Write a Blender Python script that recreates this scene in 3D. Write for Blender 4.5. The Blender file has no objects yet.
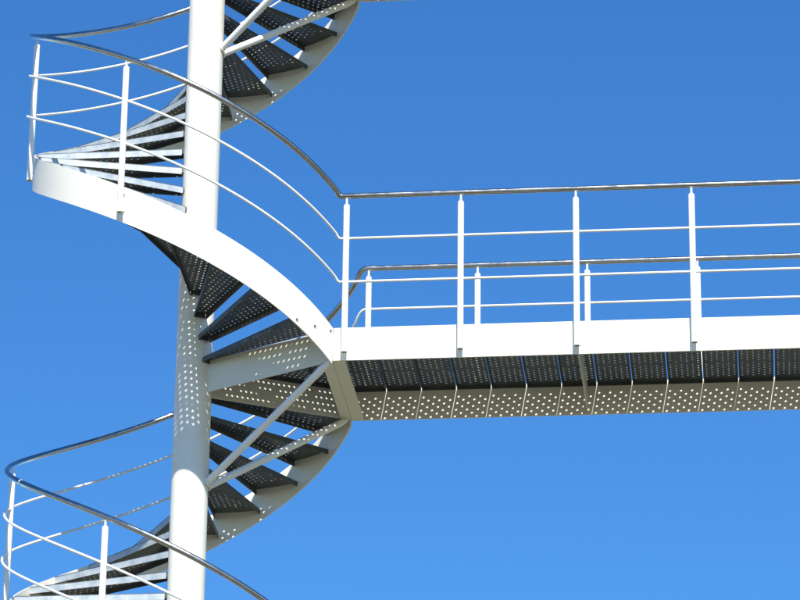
import bpy, bmesh, math, random
from mathutils import Vector, Matrix
from mathutils.geometry import delaunay_2d_cdt
random.seed(4)
rad = math.radians
S = 1.25                                   # outer radius of the stair in metres
H = 2.7897*S                               # storey height
TF, TB = -38.58, 18.949                    # azimuths of the two landing corners
RC = 0.1075*S
HS = 0.2195*S                              # stringer height
SLOPE = 3.294*S/360.0
ZS0 = -0.0093*S
RR = 1.0519*S                              # railing radius
HR, HM, HL = 1.0064*S, 0.7393*S, 0.4691*S
DHR = 0.0073*S
WO = 0.0545*S
FLOOR = 0.205*S
Z0 = 3*H                                   # height of the middle landing above the ground
sc = bpy.context.scene
COL = sc.collection

def azv(a, r=1.0, z=0.0):
    return Vector((r*math.cos(rad(a)), r*math.sin(rad(a)), z))
A = azv(TF, S); B = azv(TB, S)
U = Vector((0.98542, -0.17013, 0)).normalized()
V = Vector((-U.y, U.x, 0))
W = (B-A).dot(V)

# ------------------------------------------------------------------ materials
def new_mat(name):
    m = bpy.data.materials.new(name); m.use_nodes = True
    nt = m.node_tree; b = nt.nodes['Principled BSDF']
    return m, nt, b
def ramp(nt, src, stops):
    r = nt.nodes.new('ShaderNodeValToRGB')
    e = r.color_ramp.elements
    while len(e) < len(stops): e.new(0.5)
    for k, (p, c) in enumerate(stops):
        e[k].position = p; e[k].color = (*c, 1)
    nt.links.new(src, r.inputs[0]); return r
def coords(nt, scale):
    t = nt.nodes.new('ShaderNodeTexCoord'); mp = nt.nodes.new('ShaderNodeMapping')
    mp.inputs['Scale'].default_value = scale
    nt.links.new(t.outputs['Object'], mp.inputs[0]); return mp.outputs[0]
def noise(nt, vec, s, d=5, r=0.55):
    n = nt.nodes.new('ShaderNodeTexNoise'); n.inputs['Scale'].default_value = s
    n.inputs['Detail'].default_value = d; n.inputs['Roughness'].default_value = r
    nt.links.new(vec, n.inputs['Vector']); return n
def bump(nt, b, src, st, dist=0.002):
    bp = nt.nodes.new('ShaderNodeBump'); bp.inputs['Strength'].default_value = st
    bp.inputs['Distance'].default_value = dist
    nt.links.new(src, bp.inputs['Height']); nt.links.new(bp.outputs[0], b.inputs['Normal'])
def mixc(nt, fac, c1, c2, mode='MIX'):
    m = nt.nodes.new('ShaderNodeMix'); m.data_type = 'RGBA'; m.blend_type = mode
    if isinstance(fac, float): m.inputs[0].default_value = fac
    else: nt.links.new(fac, m.inputs[0])
    for s, c in ((6, c1), (7, c2)):
        if isinstance(c, tuple): m.inputs[s].default_value = (*c, 1)
        else: nt.links.new(c, m.inputs[s])
    return m.outputs[2]

def paint(name, base, rough=0.42, stain=0.5, joint=None):
    m, nt, b = new_mat(name)
    v = coords(nt, (1, 1, 1)); vs = coords(nt, (9, 9, 0.8))
    n1 = noise(nt, v, 2.3, 6); r1 = ramp(nt, n1.outputs[0], [(0.3, tuple(c*0.93 for c in base)), (0.7, base)])
    n2 = noise(nt, vs, 2.0, 6, 0.65)
    r2 = ramp(nt, n2.outputs[0], [(0.60, (0, 0, 0)), (0.80, (stain,)*3)])
    c = mixc(nt, r2.outputs[0], r1.outputs[0], (base[0]*0.62, base[1]*0.56, base[2]*0.44))
    n3 = noise(nt, v, 34, 3)
    r3 = ramp(nt, n3.outputs[0], [(0.74, (0, 0, 0)), (0.80, (stain*0.8,)*3)])
    c = mixc(nt, r3.outputs[0], c, (0.36, 0.25, 0.15))
    nt.links.new(c, b.inputs['Base Color'])
    rr = ramp(nt, n1.outputs[0], [(0.2, (rough-0.08,)*3), (0.8, (rough+0.1,)*3)])
    nt.links.new(rr.outputs[0], b.inputs['Roughness'])
    n4 = noise(nt, v, 7, 3); bump(nt, b, n4.outputs[0], 0.25, 0.004)
    return m
WHITE = paint('white_paint', (0.83, 0.80, 0.70), 0.42, 0.30)
POSTW = paint('white_post_paint', (0.82, 0.82, 0.79), 0.38, 0.15)
BEAMW = paint('weathered_white_paint', (0.74, 0.73, 0.65), 0.55, 0.55)

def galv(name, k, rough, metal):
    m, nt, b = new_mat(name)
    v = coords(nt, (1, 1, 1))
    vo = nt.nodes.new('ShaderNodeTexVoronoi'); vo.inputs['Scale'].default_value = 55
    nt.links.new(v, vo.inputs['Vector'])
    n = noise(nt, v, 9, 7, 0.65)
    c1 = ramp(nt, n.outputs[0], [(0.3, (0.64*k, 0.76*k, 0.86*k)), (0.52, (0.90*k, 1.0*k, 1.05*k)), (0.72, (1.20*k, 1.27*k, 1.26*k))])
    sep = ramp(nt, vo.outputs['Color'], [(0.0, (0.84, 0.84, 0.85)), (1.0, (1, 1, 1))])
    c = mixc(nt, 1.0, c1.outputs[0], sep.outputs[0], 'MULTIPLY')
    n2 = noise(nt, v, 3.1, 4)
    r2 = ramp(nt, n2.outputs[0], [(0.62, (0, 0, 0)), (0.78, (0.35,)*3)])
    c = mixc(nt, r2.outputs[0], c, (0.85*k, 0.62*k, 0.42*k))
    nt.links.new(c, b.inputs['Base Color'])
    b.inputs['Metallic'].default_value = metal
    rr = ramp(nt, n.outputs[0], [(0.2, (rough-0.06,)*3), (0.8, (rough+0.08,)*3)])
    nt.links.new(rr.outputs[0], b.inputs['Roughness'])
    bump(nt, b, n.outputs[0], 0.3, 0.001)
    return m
GALV = galv('sunlit_galvanised_steel', 0.50, 0.50, 0.12)  # zinc of the nosing's outer face, sunlit brightness put into the colour
PLATE = galv('dull_shaded_galvanised_plate', 0.125, 0.50, 0.45)  # duller zinc, darkened further to carry the shade of undersides and inner faces
def steel():
    m, nt, b = new_mat('polished_stainless_steel')
    v = coords(nt, (1, 1, 1)); n = noise(nt, v, 14, 4)
    r = ramp(nt, n.outputs[0], [(0.3, (0.40, 0.385, 0.36)), (0.7, (0.50, 0.48, 0.45))])
    nt.links.new(r.outputs[0], b.inputs['Base Color'])
    b.inputs['Metallic'].default_value = 1.0
    rr = ramp(nt, n.outputs[0], [(0.3, (0.15,)*3), (0.7, (0.24,)*3)])
    nt.links.new(rr.outputs[0], b.inputs['Roughness'])
    return m
STEEL = steel()
def dark():
    m, nt, b = new_mat('dark_rusty_bolt'); v = coords(nt, (1, 1, 1)); n = noise(nt, v, 60, 3)
    r = ramp(nt, n.outputs[0], [(0.3, (0.10, 0.08, 0.06)), (0.7, (0.20, 0.17, 0.14))])
    nt.links.new(r.outputs[0], b.inputs['Base Color']); b.inputs['Roughness'].default_value = 0.6
    return m
BOLT = dark()
def groundm():
    m, nt, b = new_mat('dry_grass_ground'); v = coords(nt, (1, 1, 1))
    n = noise(nt, v, 0.11, 8, 0.6); n2 = noise(nt, v, 2.4, 8, 0.7)
    r = ramp(nt, n.outputs[0], [(0.35, (0.150, 0.162, 0.070)), (0.52, (0.215, 0.198, 0.112)), (0.68, (0.310, 0.265, 0.175))])
    r2 = ramp(nt, n2.outputs[0], [(0.3, (0.65,)*3), (0.7, (1.15,)*3)])
    c = mixc(nt, 1.0, r.outputs[0], r2.outputs[0], 'MULTIPLY')
    nt.links.new(c, b.inputs['Base Color']); b.inputs['Roughness'].default_value = 0.95
    bump(nt, b, n2.outputs[0], 0.6, 0.05)
    return m
GROUND = groundm()
def concrete():
    m, nt, b = new_mat('concrete'); v = coords(nt, (1, 1, 1)); n = noise(nt, v, 5, 8, 0.65)
    r = ramp(nt, n.outputs[0], [(0.3, (0.24, 0.235, 0.22)), (0.7, (0.36, 0.35, 0.33))])
    nt.links.new(r.outputs[0], b.inputs['Base Color']); b.inputs['Roughness'].default_value = 0.9
    return m
CONC = concrete()

# ------------------------------------------------------------------ mesh helpers
def make(name, bm, mat, parent=None, smooth=True, ang=35):
    bmesh.ops.recalc_face_normals(bm, faces=bm.faces)
    me = bpy.data.meshes.new(name); bm.to_mesh(me); bm.free()
    me.materials.append(mat)
    if smooth:
        me.polygons.foreach_set('use_smooth', [True]*len(me.polygons))
        me.set_sharp_from_angle(angle=rad(ang))
    o = bpy.data.objects.new(name, me); COL.objects.link(o)
    if parent: o.parent = parent
    return o
def thing(name, label, cat, loc=(0, 0, 0), rz=0.0, group=None):
    o = bpy.data.objects.new(name, None); COL.objects.link(o)
    o.empty_display_size = 0.2
    o.location = loc; o.rotation_euler = (0, 0, rz)
    o['label'] = label; o['category'] = cat
    if group: o['group'] = group
    return o
def copy_tree(o, parent=None):
    c = o.copy(); COL.objects.link(c)
    if parent: c.parent = parent
    for ch in list(o.children): copy_tree(ch, c)
    return c

def tube(bm, pts, r, n=12, caps=True, radii=None):
    pts = [Vector(p) for p in pts]
    rings = []; prev = None
    for i, p in enumerate(pts):
        if i == 0: t = pts[1]-p
        elif i == len(pts)-1: t = p-pts[-2]
        else: t = (pts[i+1]-p).normalized()+(p-pts[i-1]).normalized()
        t.normalize()
        if prev is None:
            ref = Vector((0, 0, 1)) if abs(t.z) < 0.9 else Vector((1, 0, 0))
            a = t.cross(ref).normalized()
        else:
            a = (prev-t*prev.dot(t)).normalized()
        prev = a; b = t.cross(a)
        rr = radii[i] if radii else r
        k = 1.0
        if 0 < i < len(pts)-1:
            c = (pts[i+1]-p).normalized().dot((p-pts[i-1]).normalized())
            k = 1/math.sqrt(max(0.3, (1+c)/2))
        rings.append([bm.verts.new(p+(a*math.cos(2*math.pi*j/n)+b*math.sin(2*math.pi*j/n))*rr) for j in range(n)])
    for i in range(len(rings)-1):
        for j in range(n):
            bm.faces.new((rings[i][j], rings[i][(j+1) % n], rings[i+1][(j+1) % n], rings[i+1][j]))
    if caps:
        bm.faces.new(rings[0][::-1]); bm.faces.new(rings[-1])
    return rings
def slab(bm, o, du, dv, dw):
    """box from corner o along three edge vectors"""
    o = Vector(o); du = Vector(du); dv = Vector(dv); dw = Vector(dw)
    v = [bm.verts.new(o+du*i+dv*j+dw*k) for k in (0, 1) for j in (0, 1) for i in (0, 1)]
    for f in ((0, 1, 3, 2), (4, 6, 7, 5), (0, 4, 5, 1), (2, 3, 7, 6), (0, 2, 6, 4), (1, 5, 7, 3)):
        bm.faces.new([v[i] for i in f])
def bevel(bm, w=0.002):
    bmesh.ops.bevel(bm, geom=list(bm.edges), offset=w, segments=1, affect='EDGES', profile=0.5)

def inside(p, poly, margin):
    # convex polygon, counter-clockwise
    for i in range(len(poly)):
        a = poly[i]; b = poly[(i+1) % len(poly)]
        e = (b[0]-a[0], b[1]-a[1]); L = math.hypot(*e)
        if (e[0]*(p[1]-a[1])-e[1]*(p[0]-a[0]))/L < margin: return False
    return True
HOLE_R = 0.0086; HN = 10
def perforated(bm, poly, centres, t):
    """plate with real holes; top face at z = 0, thickness t"""
    vs = [Vector(p[:2]) for p in poly]; ed = [(i, (i+1) % len(poly)) for i in range(len(poly))]
    loops = [list(range(len(poly)))]
    for c in centres:
        k = len(vs)
        for j in range(HN):
            a = 2*math.pi*(j+0.5)/HN
            vs.append(Vector((c[0]+HOLE_R*math.cos(a), c[1]+HOLE_R*math.sin(a))))
        ed += [(k+j, k+(j+1) % HN) for j in range(HN)]
        loops.append([k+j for j in range(HN)])
    ov, oe, of, oiv, _, _ = delaunay_2d_cdt(vs, ed, [], 0, 1e-6)
    mp = {}
    for i, src in enumerate(oiv):
        for s in src: mp[s] = i
    hole_of = {}
    for hi, lp in enumerate(loops[1:]):
        for s in lp: hole_of[mp[s]] = hi
    top = [bm.verts.new((p.x, p.y, 0)) for p in ov]; bot = [bm.verts.new((p.x, p.y, -t)) for p in ov]
    for f in of:
        hs = [hole_of.get(i, -1) for i in f]
        if hs[0] >= 0 and all(h == hs[0] for h in hs): continue
        c = (sum(ov[i].x for i in f)/len(f), sum(ov[i].y for i in f)/len(f))
        if not inside(c, poly, 0.0): continue
        bm.faces.new([top[i] for i in f]); bm.faces.new([bot[i] for i in reversed(f)])
    for lp in loops:
        for a, b in zip(lp, lp[1:]+lp[:1]):
            a, b = mp[a], mp[b]
            bm.faces.new((top[a], top[b], bot[b], bot[a]))

# ------------------------------------------------------------------ stair flight
def stringer_z(th):                        # th falls while the stair climbs
    return ZS0+SLOPE*(TF-th)
TH_END = TB-360.0
def helix_tube(bm, R, h, r, th0, th1, n=150, lead=(), tail=(), sides=12):
    pts = [Vector(p) for p in lead]
    for i in range(n+1):
        th = th0+(th1-th0)*i/n
        pts.append(azv(th, R, stringer_z(th)+h+DHR))
    pts += [Vector(p) for p in tail]
    tube(bm, pts, r, sides)

def make_stringer(parent):
    bm = bmesh.new(); n = 170; prev = None; T = 0.010
    for i in range(n+1):
        th = TF+(TH_END-TF)*i/n
        z = stringer_z(th)
        q = [bm.verts.new(azv(th, R, z+dz)) for R, dz in ((S, 0), (S, HS), (S-T, HS), (S-T, 0))]
        if prev:
            for j in range(4):
                bm.faces.new((prev[j], prev[(j+1) % 4], q[(j+1) % 4], q[j]))
        else: bm.faces.new(q)
        prev = q
    bm.faces.new(prev[::-1])
    s = make('stringer', bm, WHITE, parent)
    return s

TREAD_T = 0.0048; FL = 0.050
def tread_mesh(w=-14.18, e1=0.020*S, e2=-0.024*S, fl=FL):
    """wedge tread; local x axis is the nosing line's radial direction"""
    bm = bmesh.new()
    def pt(az, e, r):
        return (r*math.cos(rad(az))-e*math.sin(rad(az)), r*math.sin(rad(az))+e*math.cos(rad(az)))
    ri, ro = RC+0.012, S-0.0105
    k1 = math.degrees(math.asin(e1/ro)); k2 = math.degrees(math.asin(e2/ro))
    n0 = pt(0, e1, ri); n1 = pt(0, e1, math.sqrt(ro*ro-e1*e1))
    r0 = pt(w, e2, ri); r1 = pt(w, e2, math.sqrt(ro*ro-e2*e2))
    arc = [(ro*math.cos(rad(a)), ro*math.sin(rad(a))) for a in [k1+(w+k2-k1)*i/6 for i in range(1, 6)]]
    poly = [r0, r1]+arc[::-1]+[n1, n0]      # counter-clockwise
    rd = Vector((r1[0]-r0[0], r1[1]-r0[1])).normalized()
    def rear(p): return rd.x*(p[1]-r0[1])-rd.y*(p[0]-r0[0])
    cs = []; cp = 0.0405; rp = 0.0475
    i = 0; y = e1-0.023
    while y > -0.40:
        x = 0.20+(rp/2 if i % 2 else 0)-0.0475
        while x < ro:
            if inside((x, y), poly, 0.019) and inside((x, y), [r0, r1, n1, n0], 0.0) and rear((x, y)) > 0.030 and x < ro-0.118: cs.append((x, y))
            x += rp
        y -= cp; i += 1
    perforated(bm, poly, cs, TREAD_T)
    nplate = len(bm.faces)
    def flange(p, q, inward, h, t=0.0035):
        p = Vector((*p, 0)); q = Vector((*q, 0)); d = (q-p).normalized()
        nrm = Vector((-d.y, d.x, 0))*inward
        p2 = p+d*0.002+nrm*0.0006; L = (q-p).length-0.004
        slab(bm, p2+Vector((0, 0, -0.0012)), d*L, nrm*t, (0, 0, -h))
    flange(n0, n1, -1, fl)
    nf = len(bm.faces)
    flange(r0, r1, 1, 0.036)
    # bracket at the column end
    a = Vector((*n0, 0)); b = Vector((*r0, 0)); d = (b-a).normalized(); nn = Vector((-d.y, d.x, 0))
    if nn.dot(Vector((1, 0, 0))) < 0: nn = -nn
    slab(bm, a+d*0.006-nn*0.016+Vector((0, 0, -0.0016)), d*((b-a).length-0.012), nn*0.02, (0, 0, -0.034))
    bm.faces.ensure_lookup_table()
    bmesh.ops.recalc_face_normals(bm, faces=bm.faces)
    bm.faces.ensure_lookup_table()
    for f in bm.faces[nplate:nf]:           # outer face takes the lit tone; shade is coloured into the inner face
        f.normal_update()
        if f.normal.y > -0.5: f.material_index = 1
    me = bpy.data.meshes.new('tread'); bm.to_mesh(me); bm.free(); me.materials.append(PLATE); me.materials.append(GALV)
    return me

flight = thing('spiral_stair_flight', 'white spiral stair flight rising from the landing around the front of the column', 'staircase', (0, 0, Z0), 0, 'flights of the spiral stair')
make_stringer(flight)
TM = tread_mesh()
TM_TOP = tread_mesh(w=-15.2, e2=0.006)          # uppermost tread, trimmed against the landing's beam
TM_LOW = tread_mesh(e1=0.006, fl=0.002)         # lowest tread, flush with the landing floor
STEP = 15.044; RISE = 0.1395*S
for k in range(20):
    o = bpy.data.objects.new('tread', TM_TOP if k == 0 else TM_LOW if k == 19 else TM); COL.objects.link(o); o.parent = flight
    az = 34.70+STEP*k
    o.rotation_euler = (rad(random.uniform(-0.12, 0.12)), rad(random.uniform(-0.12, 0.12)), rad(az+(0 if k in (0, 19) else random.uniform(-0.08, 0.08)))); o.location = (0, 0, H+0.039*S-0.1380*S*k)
# bolt heads on the outside of the stringer near the landing
for th, z in ((-55.4, 0.173), (-47.7, 0.170), (-39.9, 0.184)):
    bm = bmesh.new(); tube(bm, [azv(th, S-0.002, z*S), azv(th, S+0.008, z*S)], 0.0085, 8)
    make('bolt', bm, BOLT, flight, False)
flight_low = copy_tree(flight)
flight_low.location = (0, 0, Z0-H)
flight_low['label'] = 'white spiral stair flight below the landing, climbing from the bottom left behind the column'

# ------------------------------------------------------------------ railings
def post(parent, base, zb, zt, out, standoff=0.066, cast=True):
    """vertical post: tube open at the bottom, tapered top and a thin pin up to the handrail"""
    bm = bmesh.new(); r = 0.0228; n = 18
    prof = [(r-0.003, zb+0.25), (r-0.003, zb), (r, zb), (r, zt-0.084), (r*0.93, zt-0.074), (0.0085, zt-0.062), (0.0082, zt-0.012)]
    rings = [[bm.verts.new((base.x+q*math.cos(2*math.pi*j/n), base.y+q*math.sin(2*math.pi*j/n), z)) for j in range(n)] for q, z in prof]
    for a, b in zip(rings, rings[1:]):
        for j in range(n): bm.faces.new((a[j], a[(j+1) % n], b[(j+1) % n], b[j]))
    bm.faces.new(rings[0]); bm.faces.new(rings[-1])
    p = make('post', bm, POSTW, parent, True, 40)
    for dz in (0.035, 0.165):               # spacers that bolt it to the side plate
        bm = bmesh.new(); q = Vector((base.x, base.y, zb+dz)); tube(bm, [q-out*(r-0.004), q-out*(standoff-0.002)], 0.006, 10)
        make('spacer', bm, POSTW, p, True)
    return p

RAIL_R = 0.0095; HAND_R = 0.0200
def rail_join(P0, h, sgn):
    """point where the straight rail line meets the helical rail's cylinder"""
    lo, hi = -0.4, 0.4
    b = P0.dot(U); c = P0.dot(P0)-RR*RR
    t = -b+math.sqrt(b*b-c)
    return P0+U*t
An = A-V*WO; Bn = B+V*WO
ja = rail_join(An, 0, 1); jb = rail_join(Bn, 0, 1)
tha = math.degrees(math.atan2(ja.y, ja.x)); thb = math.degrees(math.atan2(jb.y, jb.x))

POSTS = (-115.4, -191.4, -267.4)
fr = thing('stair_railing', 'curved railing with steel handrail winding up the upper flight at the top left', 'railing', (0, 0, Z0), 0, 'railings of the spiral stair')
zend = 0
for nm, h, r, m in (('handrail', HR, HAND_R, STEEL), ('rail', HM, RAIL_R, POSTW), ('rail', HL, RAIL_R, POSTW)):
    bm = bmesh.new()
    th0 = tha-0.9; th1 = thb-360+3.0
    pa = Vector((ja.x, ja.y, h)); pb = Vector((jb.x, jb.y, H+h))
    th0 = tha-1.2; th1 = thb-360+3.0
    def bend(p, c, q):
        return [p*(1-t)**2+c*2*t*(1-t)+q*t*t for t in [i/10 for i in range(10)]]
    hs_ = azv(th0, RR, stringer_z(th0)+h+DHR); he_ = azv(th1, RR, stringer_z(th1)+h+DHR)
    helix_tube(bm, RR, h, r, th0, th1, 150, lead=bend(pa+U*0.02, pa, hs_), tail=bend(pb+U*0.05, pb, he_)[::-1], sides=16 if nm == 'handrail' else 10)
    make(nm, bm, m, fr, True, 60)
for th in POSTS:
    b = azv(th, RR); sz = stringer_z(th)
    p = post(fr, b, sz+0.043*S, sz+HR+DHR, azv(th))
fl = copy_tree(fr); fl.location = (0, 0, Z0-H)
bm = bmesh.new()                            # welded sleeve joint on the lower handrail
tube(bm, [azv(t, RR, stringer_z(t)+HR+DHR) for t in (-154.3, -153.9)], HAND_R+0.0012, 16)
make('sleeve', bm, POSTW, fl, True)
fl['label'] = 'curved railing with a steel handrail at the bottom left, running around the lower flight'

PS = 0.6607*S; NPOST = 6; WL = 0.0742*S+PS*NPOST-0.25
def walk_rail(P0, first, side, label):
    t = thing('walkway_railing', label, 'railing', (0, 0, Z0), 0, 'railings of the walkway')
    n = NPOST
    for nm, h, r, m in (('handrail', HR, HAND_R, STEEL), ('rail', HM, RAIL_R, POSTW), ('rail', HL, RAIL_R, POSTW)):
        bm = bmesh.new()
        s = ja if side < 0 else jb
        p = Vector((s.x, s.y, h))+U*(0.0185 if side < 0 else 0.0485); q = Vector((P0.x, P0.y, h))+U*(WL+0.02)
        L = (q-p).length
        tube(bm, [p+(q-p)*k/12 for k in range(13)], r, 16 if nm == 'handrail' else 10)
        make(nm, bm, m, t, True, 60)
    for k in range(n):
        b = P0+U*(first*S+PS*k)
        post(t, b, 0.037*S, HR, V*side, standoff=WO-0.001)
    return t
walk_rail(An, 0.0742, -1, 'near railing of the walkway, its white posts standing in front of the side beam')
walk_rail(Bn, 0.0811, 1, 'far railing of the walkway, its post feet hidden behind the white side beam')

# ------------------------------------------------------------------ landing and walkway
PITCH = 0.2084*S; GAP = 0.0075
ZB, HB = 0.005*S, 0.2035*S               # side beam bottom and height
TB_ = 0.010
def floor_panel(parent, poly, x0, x1, origin_u, cs=None):
    """poly in (u, v) coordinates relative to corner A, clipped; holes in six rows across each panel"""
    skew = cs is not None; cs = [c for c in (cs or []) if inside(c, poly, 0.0102)]
    for i in range(0 if skew else 6):
        x = (x0+x1)/2+(i-2.5)*0.0405
        y = W-0.086-(0.0239 if i % 2 else 0)
        while y > -1.5:
            if inside((x, y), poly, 0.016) and y > 0.078-(3 if origin_u < 0 else 0):
                cs.append((x, y))
            y -= 0.0478
    bm = bmesh.new(); perforated(bm, poly, cs, 0.0048)
    # side flanges
    for i in range(len(poly)):
        a = Vector((*poly[i], 0)); b = Vector((*poly[(i+1) % len(poly)], 0)); d = (b-a)
        if d.length < 0.06: continue
        L = d.length; d.normalize(); nn = Vector((-d.y, d.x, 0))
        slab(bm, a+d*0.005+nn*0.0006+Vector((0, 0, -0.0012)), d*(L-0.010), nn*0.0030, (0, 0, -0.030))
    mt = Matrix(((U.x, V.x, 0, A.x), (U.y, V.y, 0, A.y), (0, 0, 1, FLOOR), (0, 0, 0, 1)))
    bmesh.ops.transform(bm, matrix=mt, verts=bm.verts)
    return make('floor_panel', bm, PLATE, parent, False)

def clip(poly, f):
    """keep the side of a convex polygon where f(p) >= 0"""
    out = []
    for i in range(len(poly)):
        p, q = poly[i], poly[(i+1) % len(poly)]; a, b = f(p), f(q)
        if a >= 0: out.append(p)
        if (a >= 0) != (b >= 0):
            t = a/(a-b); out.append((p[0]+(q[0]-p[0])*t, p[1]+(q[1]-p[1])*t))
    return out

def make_walkway():
    t = thing('walkway', 'white steel footbridge with perforated floor running from the stair to the right', 'walkway', (0, 0, Z0), 0, 'walkways from the stair')
    for P, side, zb in ((A, 1, 0.0085*S), (B, -1, 0.0015*S)):
        bm = bmesh.new()
        slab(bm, P+U*0.004+Vector((0, 0, zb)), U*WL, V*side*TB_, (0, 0, 0.2085*S-zb)); bevel(bm, 0.0012)
        make('side_beam', bm, WHITE, t, False)
    bm = bmesh.new()                        # end channel beside the landing
    slab(bm, A+U*0.003+V*(TB_+0.001)+Vector((0, 0, ZB+0.002)), U*0.090, V*(W-2*TB_-0.002), (0, 0, 0.010))
    slab(bm, A+U*0.003+V*(TB_+0.001)+Vector((0, 0, ZB+0.012)), U*0.008, V*(W-2*TB_-0.002), (0, 0, FLOOR-ZB-0.048))
    make('end_channel', bm, BEAMW, t, False)
    bm = bmesh.new()                        # cross plate below the floor
    for d in (1.399, 1.399+4*0.6607):
        if d*S < WL:
            slab(bm, A+U*(d*S)+V*(TB_+0.001)+Vector((0, 0, ZB+0.004)), U*0.004, V*(W-2*TB_-0.002), (0, 0, FLOOR-ZB-0.040))
    make('cross_plate', bm, BEAMW, t, False)
    k = 0
    while (k+1)*PITCH < WL+0.02:
        x0 = k*PITCH+GAP/2+random.uniform(-0.001, 0.001); x1 = (k+1)*PITCH-GAP/2+random.uniform(-0.001, 0.001)
        if k == 0: x0 = 0.012
        poly = [(x0, TB_+0.002), (x1, TB_+0.002), (x1, W-TB_-0.002), (x0, W-TB_-0.002)]
        floor_panel(t, poly, x0, x1, 1) if k else floor_panel(t, poly, 0, PITCH, 1)
        k += 1
    return t

def make_landing():
    t = thing('landing', 'triangular perforated landing between column and walkway, held by two slanting grey tube braces', 'landing', (0, 0, Z0), 0, 'landings of the stair')
    a0 = azv(TF); b0 = azv(TB)
    for dvec, P, s in ((a0, A, 1), (b0, B, -1)):
        bm = bmesh.new(); nn = Vector((-dvec.y, dvec.x, 0))*s
        L0 = RC-0.004; L1 = S-0.014
        slab(bm, dvec*L0+Vector((0, 0, ZB+0.001)), dvec*(L1-L0), nn*0.009, (0, 0, FLOOR-ZB-0.0030))
        bevel(bm, 0.001)
        make('radial_beam', bm, BEAMW, t, False)
    bm = bmesh.new()
    slab(bm, A-U*0.077+V*0.012+Vector((0, 0, ZB+0.003)), U*0.0775, V*(W-0.024), (0, 0, 0.009))
    slab(bm, A-U*0.0075+V*0.012+Vector((0, 0, ZB+0.012)), U*0.0080, V*(W-0.024), (0, 0, FLOOR-ZB-0.048))
    make('end_channel', bm, BEAMW, t, False)
    # floor, panels laid across like those of the walkway, clipped to the triangle
    def uv(p): q = p-A; return (q.dot(U), q.dot(V))
    O = uv(Vector((0, 0, 0))); Au = (0.0, 0.0); Bu = (0.0, W)
    tri = [O, Au, Bu]
    def side(p, q, off):
        e = (q[0]-p[0], q[1]-p[1]); L = math.hypot(*e)
        return lambda r: (e[0]*(r[1]-p[1])-e[1]*(r[0]-p[0]))/L-off
    base = clip(clip(tri, side(O, Au, 0.011)), side(Bu, O, 0.011))
    bd = Vector((Bu[0]-O[0], Bu[1]-O[1])).normalized(); bn = Vector((bd.y, -bd.x))
    lat = [(O[0]+bd.x*(0.2+0.0405*i)+bn.x*(0.062+0.0430*j), O[1]+bd.y*(0.2+0.0405*i)+bn.y*(0.062+0.0430*j)) for i in range(-8, 30) for j in range(0, 30)]
    lat = [c for c in lat if c[0] < -0.05]
    k = 0
    while -(k+1)*PITCH > O[0]-PITCH:
        x1 = -k*PITCH-0.0008; x0 = -(k+1)*PITCH+0.0008
        if k == 0: x1 = -0.010
        x0c = max(x0, O[0]+RC+0.02)
        if x1-x0c > 0.05:
            p = clip(clip(base, lambda r: r[0]-x0c), lambda r: x1-r[0])
            if len(p) >= 3: floor_panel(t, p, 0, 0, -1, lat)
        k += 1
    # braces
    c1 = azv(-22, RC-0.006, -0.545*S); c2 = azv(12, RC-0.006, -0.548*S)
    for c, e in ((c1, A*0.985+Vector((0, 0, ZB+0.006))), (c2, B*0.975-V*0.01+Vector((0, 0, ZB-0.002)))):
        bm = bmesh.new(); dd = (e-c).normalized()
        tube(bm, [c, e-dd*0.075, e-dd*0.02, e], 0.0268, 18, True, [0.0268, 0.0268, 0.018, 0.010])
        br = make('brace', bm, POSTW, t, True, 40)
        bm = bmesh.new(); d = (e-c).normalized(); h = Vector((d.x, d.y, 0)).normalized(); n2 = Vector((-h.y, h.x, 0))
        slab(bm, e-h*0.05-n2*0.004+Vector((0, 0, -0.012)), h*0.055, n2*0.008, (0, 0, 0.040))
        make('gusset', bm, BEAMW, br, False)
    return t
wk = make_walkway(); ld = make_landing()
wk2 = copy_tree(wk); wk2.location = (0, 0, Z0+H)
wk2['label'] = 'upper footbridge, only a sliver of its side beam showing along the top edge'
ld2 = copy_tree(ld); ld2.location = (0, 0, Z0+H)
ld2['label'] = 'upper landing cut off by the top edge, on two sunlit slanting tube braces'

# ------------------------------------------------------------------ column
cm = thing('support_column', 'thick round white steel column standing at the centre of the spiral stair', 'column', (0, 0, 0))
bm = bmesh.new(); n = 72; top = Z0+H+1.35
rings = []
zs = [0.0, 1.0]+[Z0-H+0.2*i for i in range(0, 1)]+[top]
zs = [0.02, Z0-H+0.33, Z0-H+0.3335, Z0-H+0.337, Z0+0.33, Z0+0.3335, Z0+0.337, top]
for i, z in enumerate(zs):
    r = RC-0.0022 if i in (2, 5) else RC
    rings.append([bm.verts.new((r*math.cos(2*math.pi*j/n), r*math.sin(2*math.pi*j/n), z)) for j in range(n)])
for a, b in zip(rings, rings[1:]):
    for j in range(n): bm.faces.new((a[j], a[(j+1) % n], b[(j+1) % n], b[j]))
bm.faces.new(rings[0]); bm.faces.new(rings[-1])
make('shaft', bm, WHITE, cm, True, 30)
for z in (Z0-0.545*S, Z0+H-0.545*S):      # weld collars where the braces meet the column
    for a in (-22, 12):
        bm = bmesh.new(); p = azv(a, RC-0.004, z); q = azv(a, RC+0.006, z+0.004); tube(bm, [p, q], 0.036, 18); make('weld_pad', bm, WHITE, cm, True, 30)
bm = bmesh.new(); tube(bm, [(0, 0, 0.0), (0, 0, 0.03)], 0.26, 40); make('base_plate', bm, BEAMW, cm, True, 30)

# ------------------------------------------------------------------ ground
bm = bmesh.new(); bmesh.ops.create_grid(bm, x_segments=40, y_segments=40, size=2500)
g = make('ground', bm, GROUND, None, False); g['kind'] = 'structure'; g['label'] = 'dry grassy ground below the stair'

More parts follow.
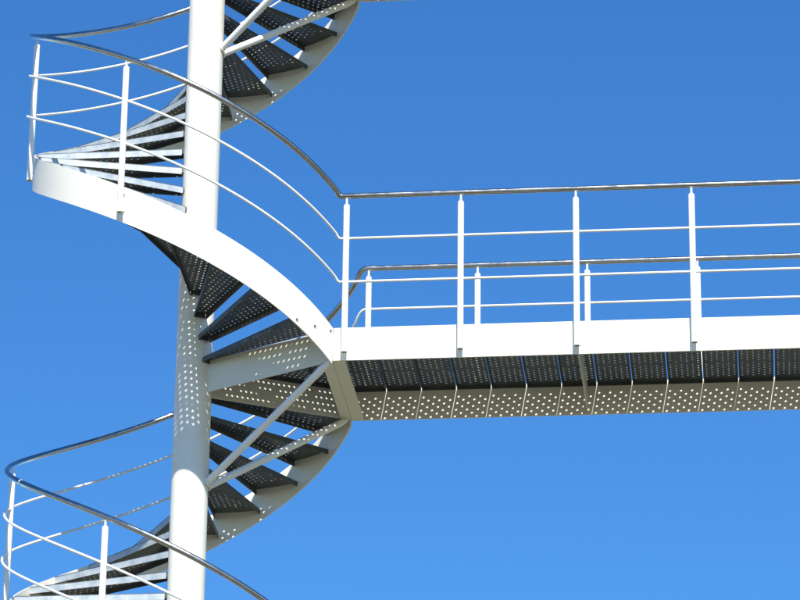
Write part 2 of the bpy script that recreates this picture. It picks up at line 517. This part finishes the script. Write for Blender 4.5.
m, nt_, b_ = new_mat('dark_reflected_ground'); v_ = coords(nt_, (1, 1, 1)); n_ = noise(nt_, v_, 3.0, 9, 0.7)  # unseen dark strip, added so the handrail's lower side reflects darker ground
r_ = ramp(nt_, n_.outputs[0], [(0.3, (0.040, 0.036, 0.028)), (0.7, (0.066, 0.058, 0.045))])
nt_.links.new(r_.outputs[0], b_.inputs['Base Color']); b_.inputs['Roughness'].default_value = 0.9
bump(nt_, b_, n_.outputs[0], 0.5, 0.01)
bm = bmesh.new(); vs = [bm.verts.new(p) for p in ((-60, -23, 0.006), (60, -23, 0.006), (60, -8, 0.006), (-60, -8, 0.006))]; bm.faces.new(vs)
rd_ = make('dark_reflection_strip', bm, m, None, False); rd_['kind'] = 'structure'; rd_['label'] = 'unseen dark ground strip added to darken reflections in the handrail'
# ------------------------------------------------------------------ camera
f_px = 3506.24; pi_, ya, ro = rad(22.4972), rad(3.5932), rad(0.70986)
F = Vector((math.sin(ya)*math.cos(pi_), math.cos(ya)*math.cos(pi_), math.sin(pi_)))
R0 = Vector((math.cos(ya), -math.sin(ya), 0)); U0 = R0.cross(F)
Rr = R0*math.cos(ro)+U0*math.sin(ro); Uu = U0*math.cos(ro)-R0*math.sin(ro)
cd = bpy.data.cameras.new('camera'); cam = bpy.data.objects.new('camera', cd); COL.objects.link(cam)
cd.sensor_width = 36; cd.lens = f_px/800*36; cd.clip_start = 0.1; cd.clip_end = 8000
loc = Vector((0, -19.1573*S, Z0-7.29386*S))
m = Matrix.Identity(4)
for i in range(3):
    m[i][0] = Rr[i]; m[i][1] = Uu[i]; m[i][2] = -F[i]; m[i][3] = loc[i]
cam.matrix_world = m
sc.camera = cam

# ------------------------------------------------------------------ light
EL, AZ = 47.0, 1.0                          # sun stands behind the camera
sd = bpy.data.lights.new('sun', 'SUN'); sd.energy = 4.6; sd.angle = rad(0.53); sd.color = (1.0, 0.955, 0.87)
so = bpy.data.objects.new('sun', sd); COL.objects.link(so)
to = Vector((math.sin(rad(AZ))*math.cos(rad(EL)), -math.cos(rad(AZ))*math.cos(rad(EL)), math.sin(rad(EL))))
so.rotation_euler = to.to_track_quat('Z', 'Y').to_euler(); so.location = to*60
w = bpy.data.worlds.new('World'); sc.world = w; w.use_nodes = True
nt = w.node_tree; bg = nt.nodes['Background']
sk = nt.nodes.new('ShaderNodeTexSky'); sk.sky_type = 'NISHITA'; sk.sun_disc = False
sk.sun_elevation = rad(EL); sk.sun_rotation = rad(180-AZ); sk.altitude = 300
sk.air_density = 1.0; sk.dust_density = 0.3; sk.ozone_density = 3.0
mx = nt.nodes.new('ShaderNodeMix'); mx.data_type = 'RGBA'; mx.blend_type = 'MULTIPLY'; mx.inputs[0].default_value = 1
mx.inputs[7].default_value = (0.30, 0.66, 1.0, 1)     # the deep clear blue of the photograph's air
tc = nt.nodes.new('ShaderNodeTexCoord'); sp = nt.nodes.new('ShaderNodeSeparateXYZ')
nt.links.new(tc.outputs['Generated'], sp.inputs[0])
rp = nt.nodes.new('ShaderNodeValToRGB'); nt.links.new(sp.outputs[2], rp.inputs[0])
el = rp.color_ramp.elements                # pale air near the horizon, deep blue above
el[0].position = 0.04; el[0].color = (0.95, 1.0, 0.98, 1); el[1].position = 0.50; el[1].color = (0.255, 0.625, 0.985, 1)
e = el.new(0.20); e.color = (0.315, 0.66, 0.945, 1)
nt.links.new(rp.outputs[0], mx.inputs[7])
nt.links.new(sk.outputs[0], mx.inputs[6]); nt.links.new(mx.outputs[2], bg.inputs[0]); bg.inputs[1].default_value = 0.12
sc.view_settings.view_transform = 'Standard'; sc.view_settings.look = 'None'
sc.view_settings.exposure = 0.6; sc.view_settings.gamma = 1.0; sc.view_settings.use_curve_mapping = False
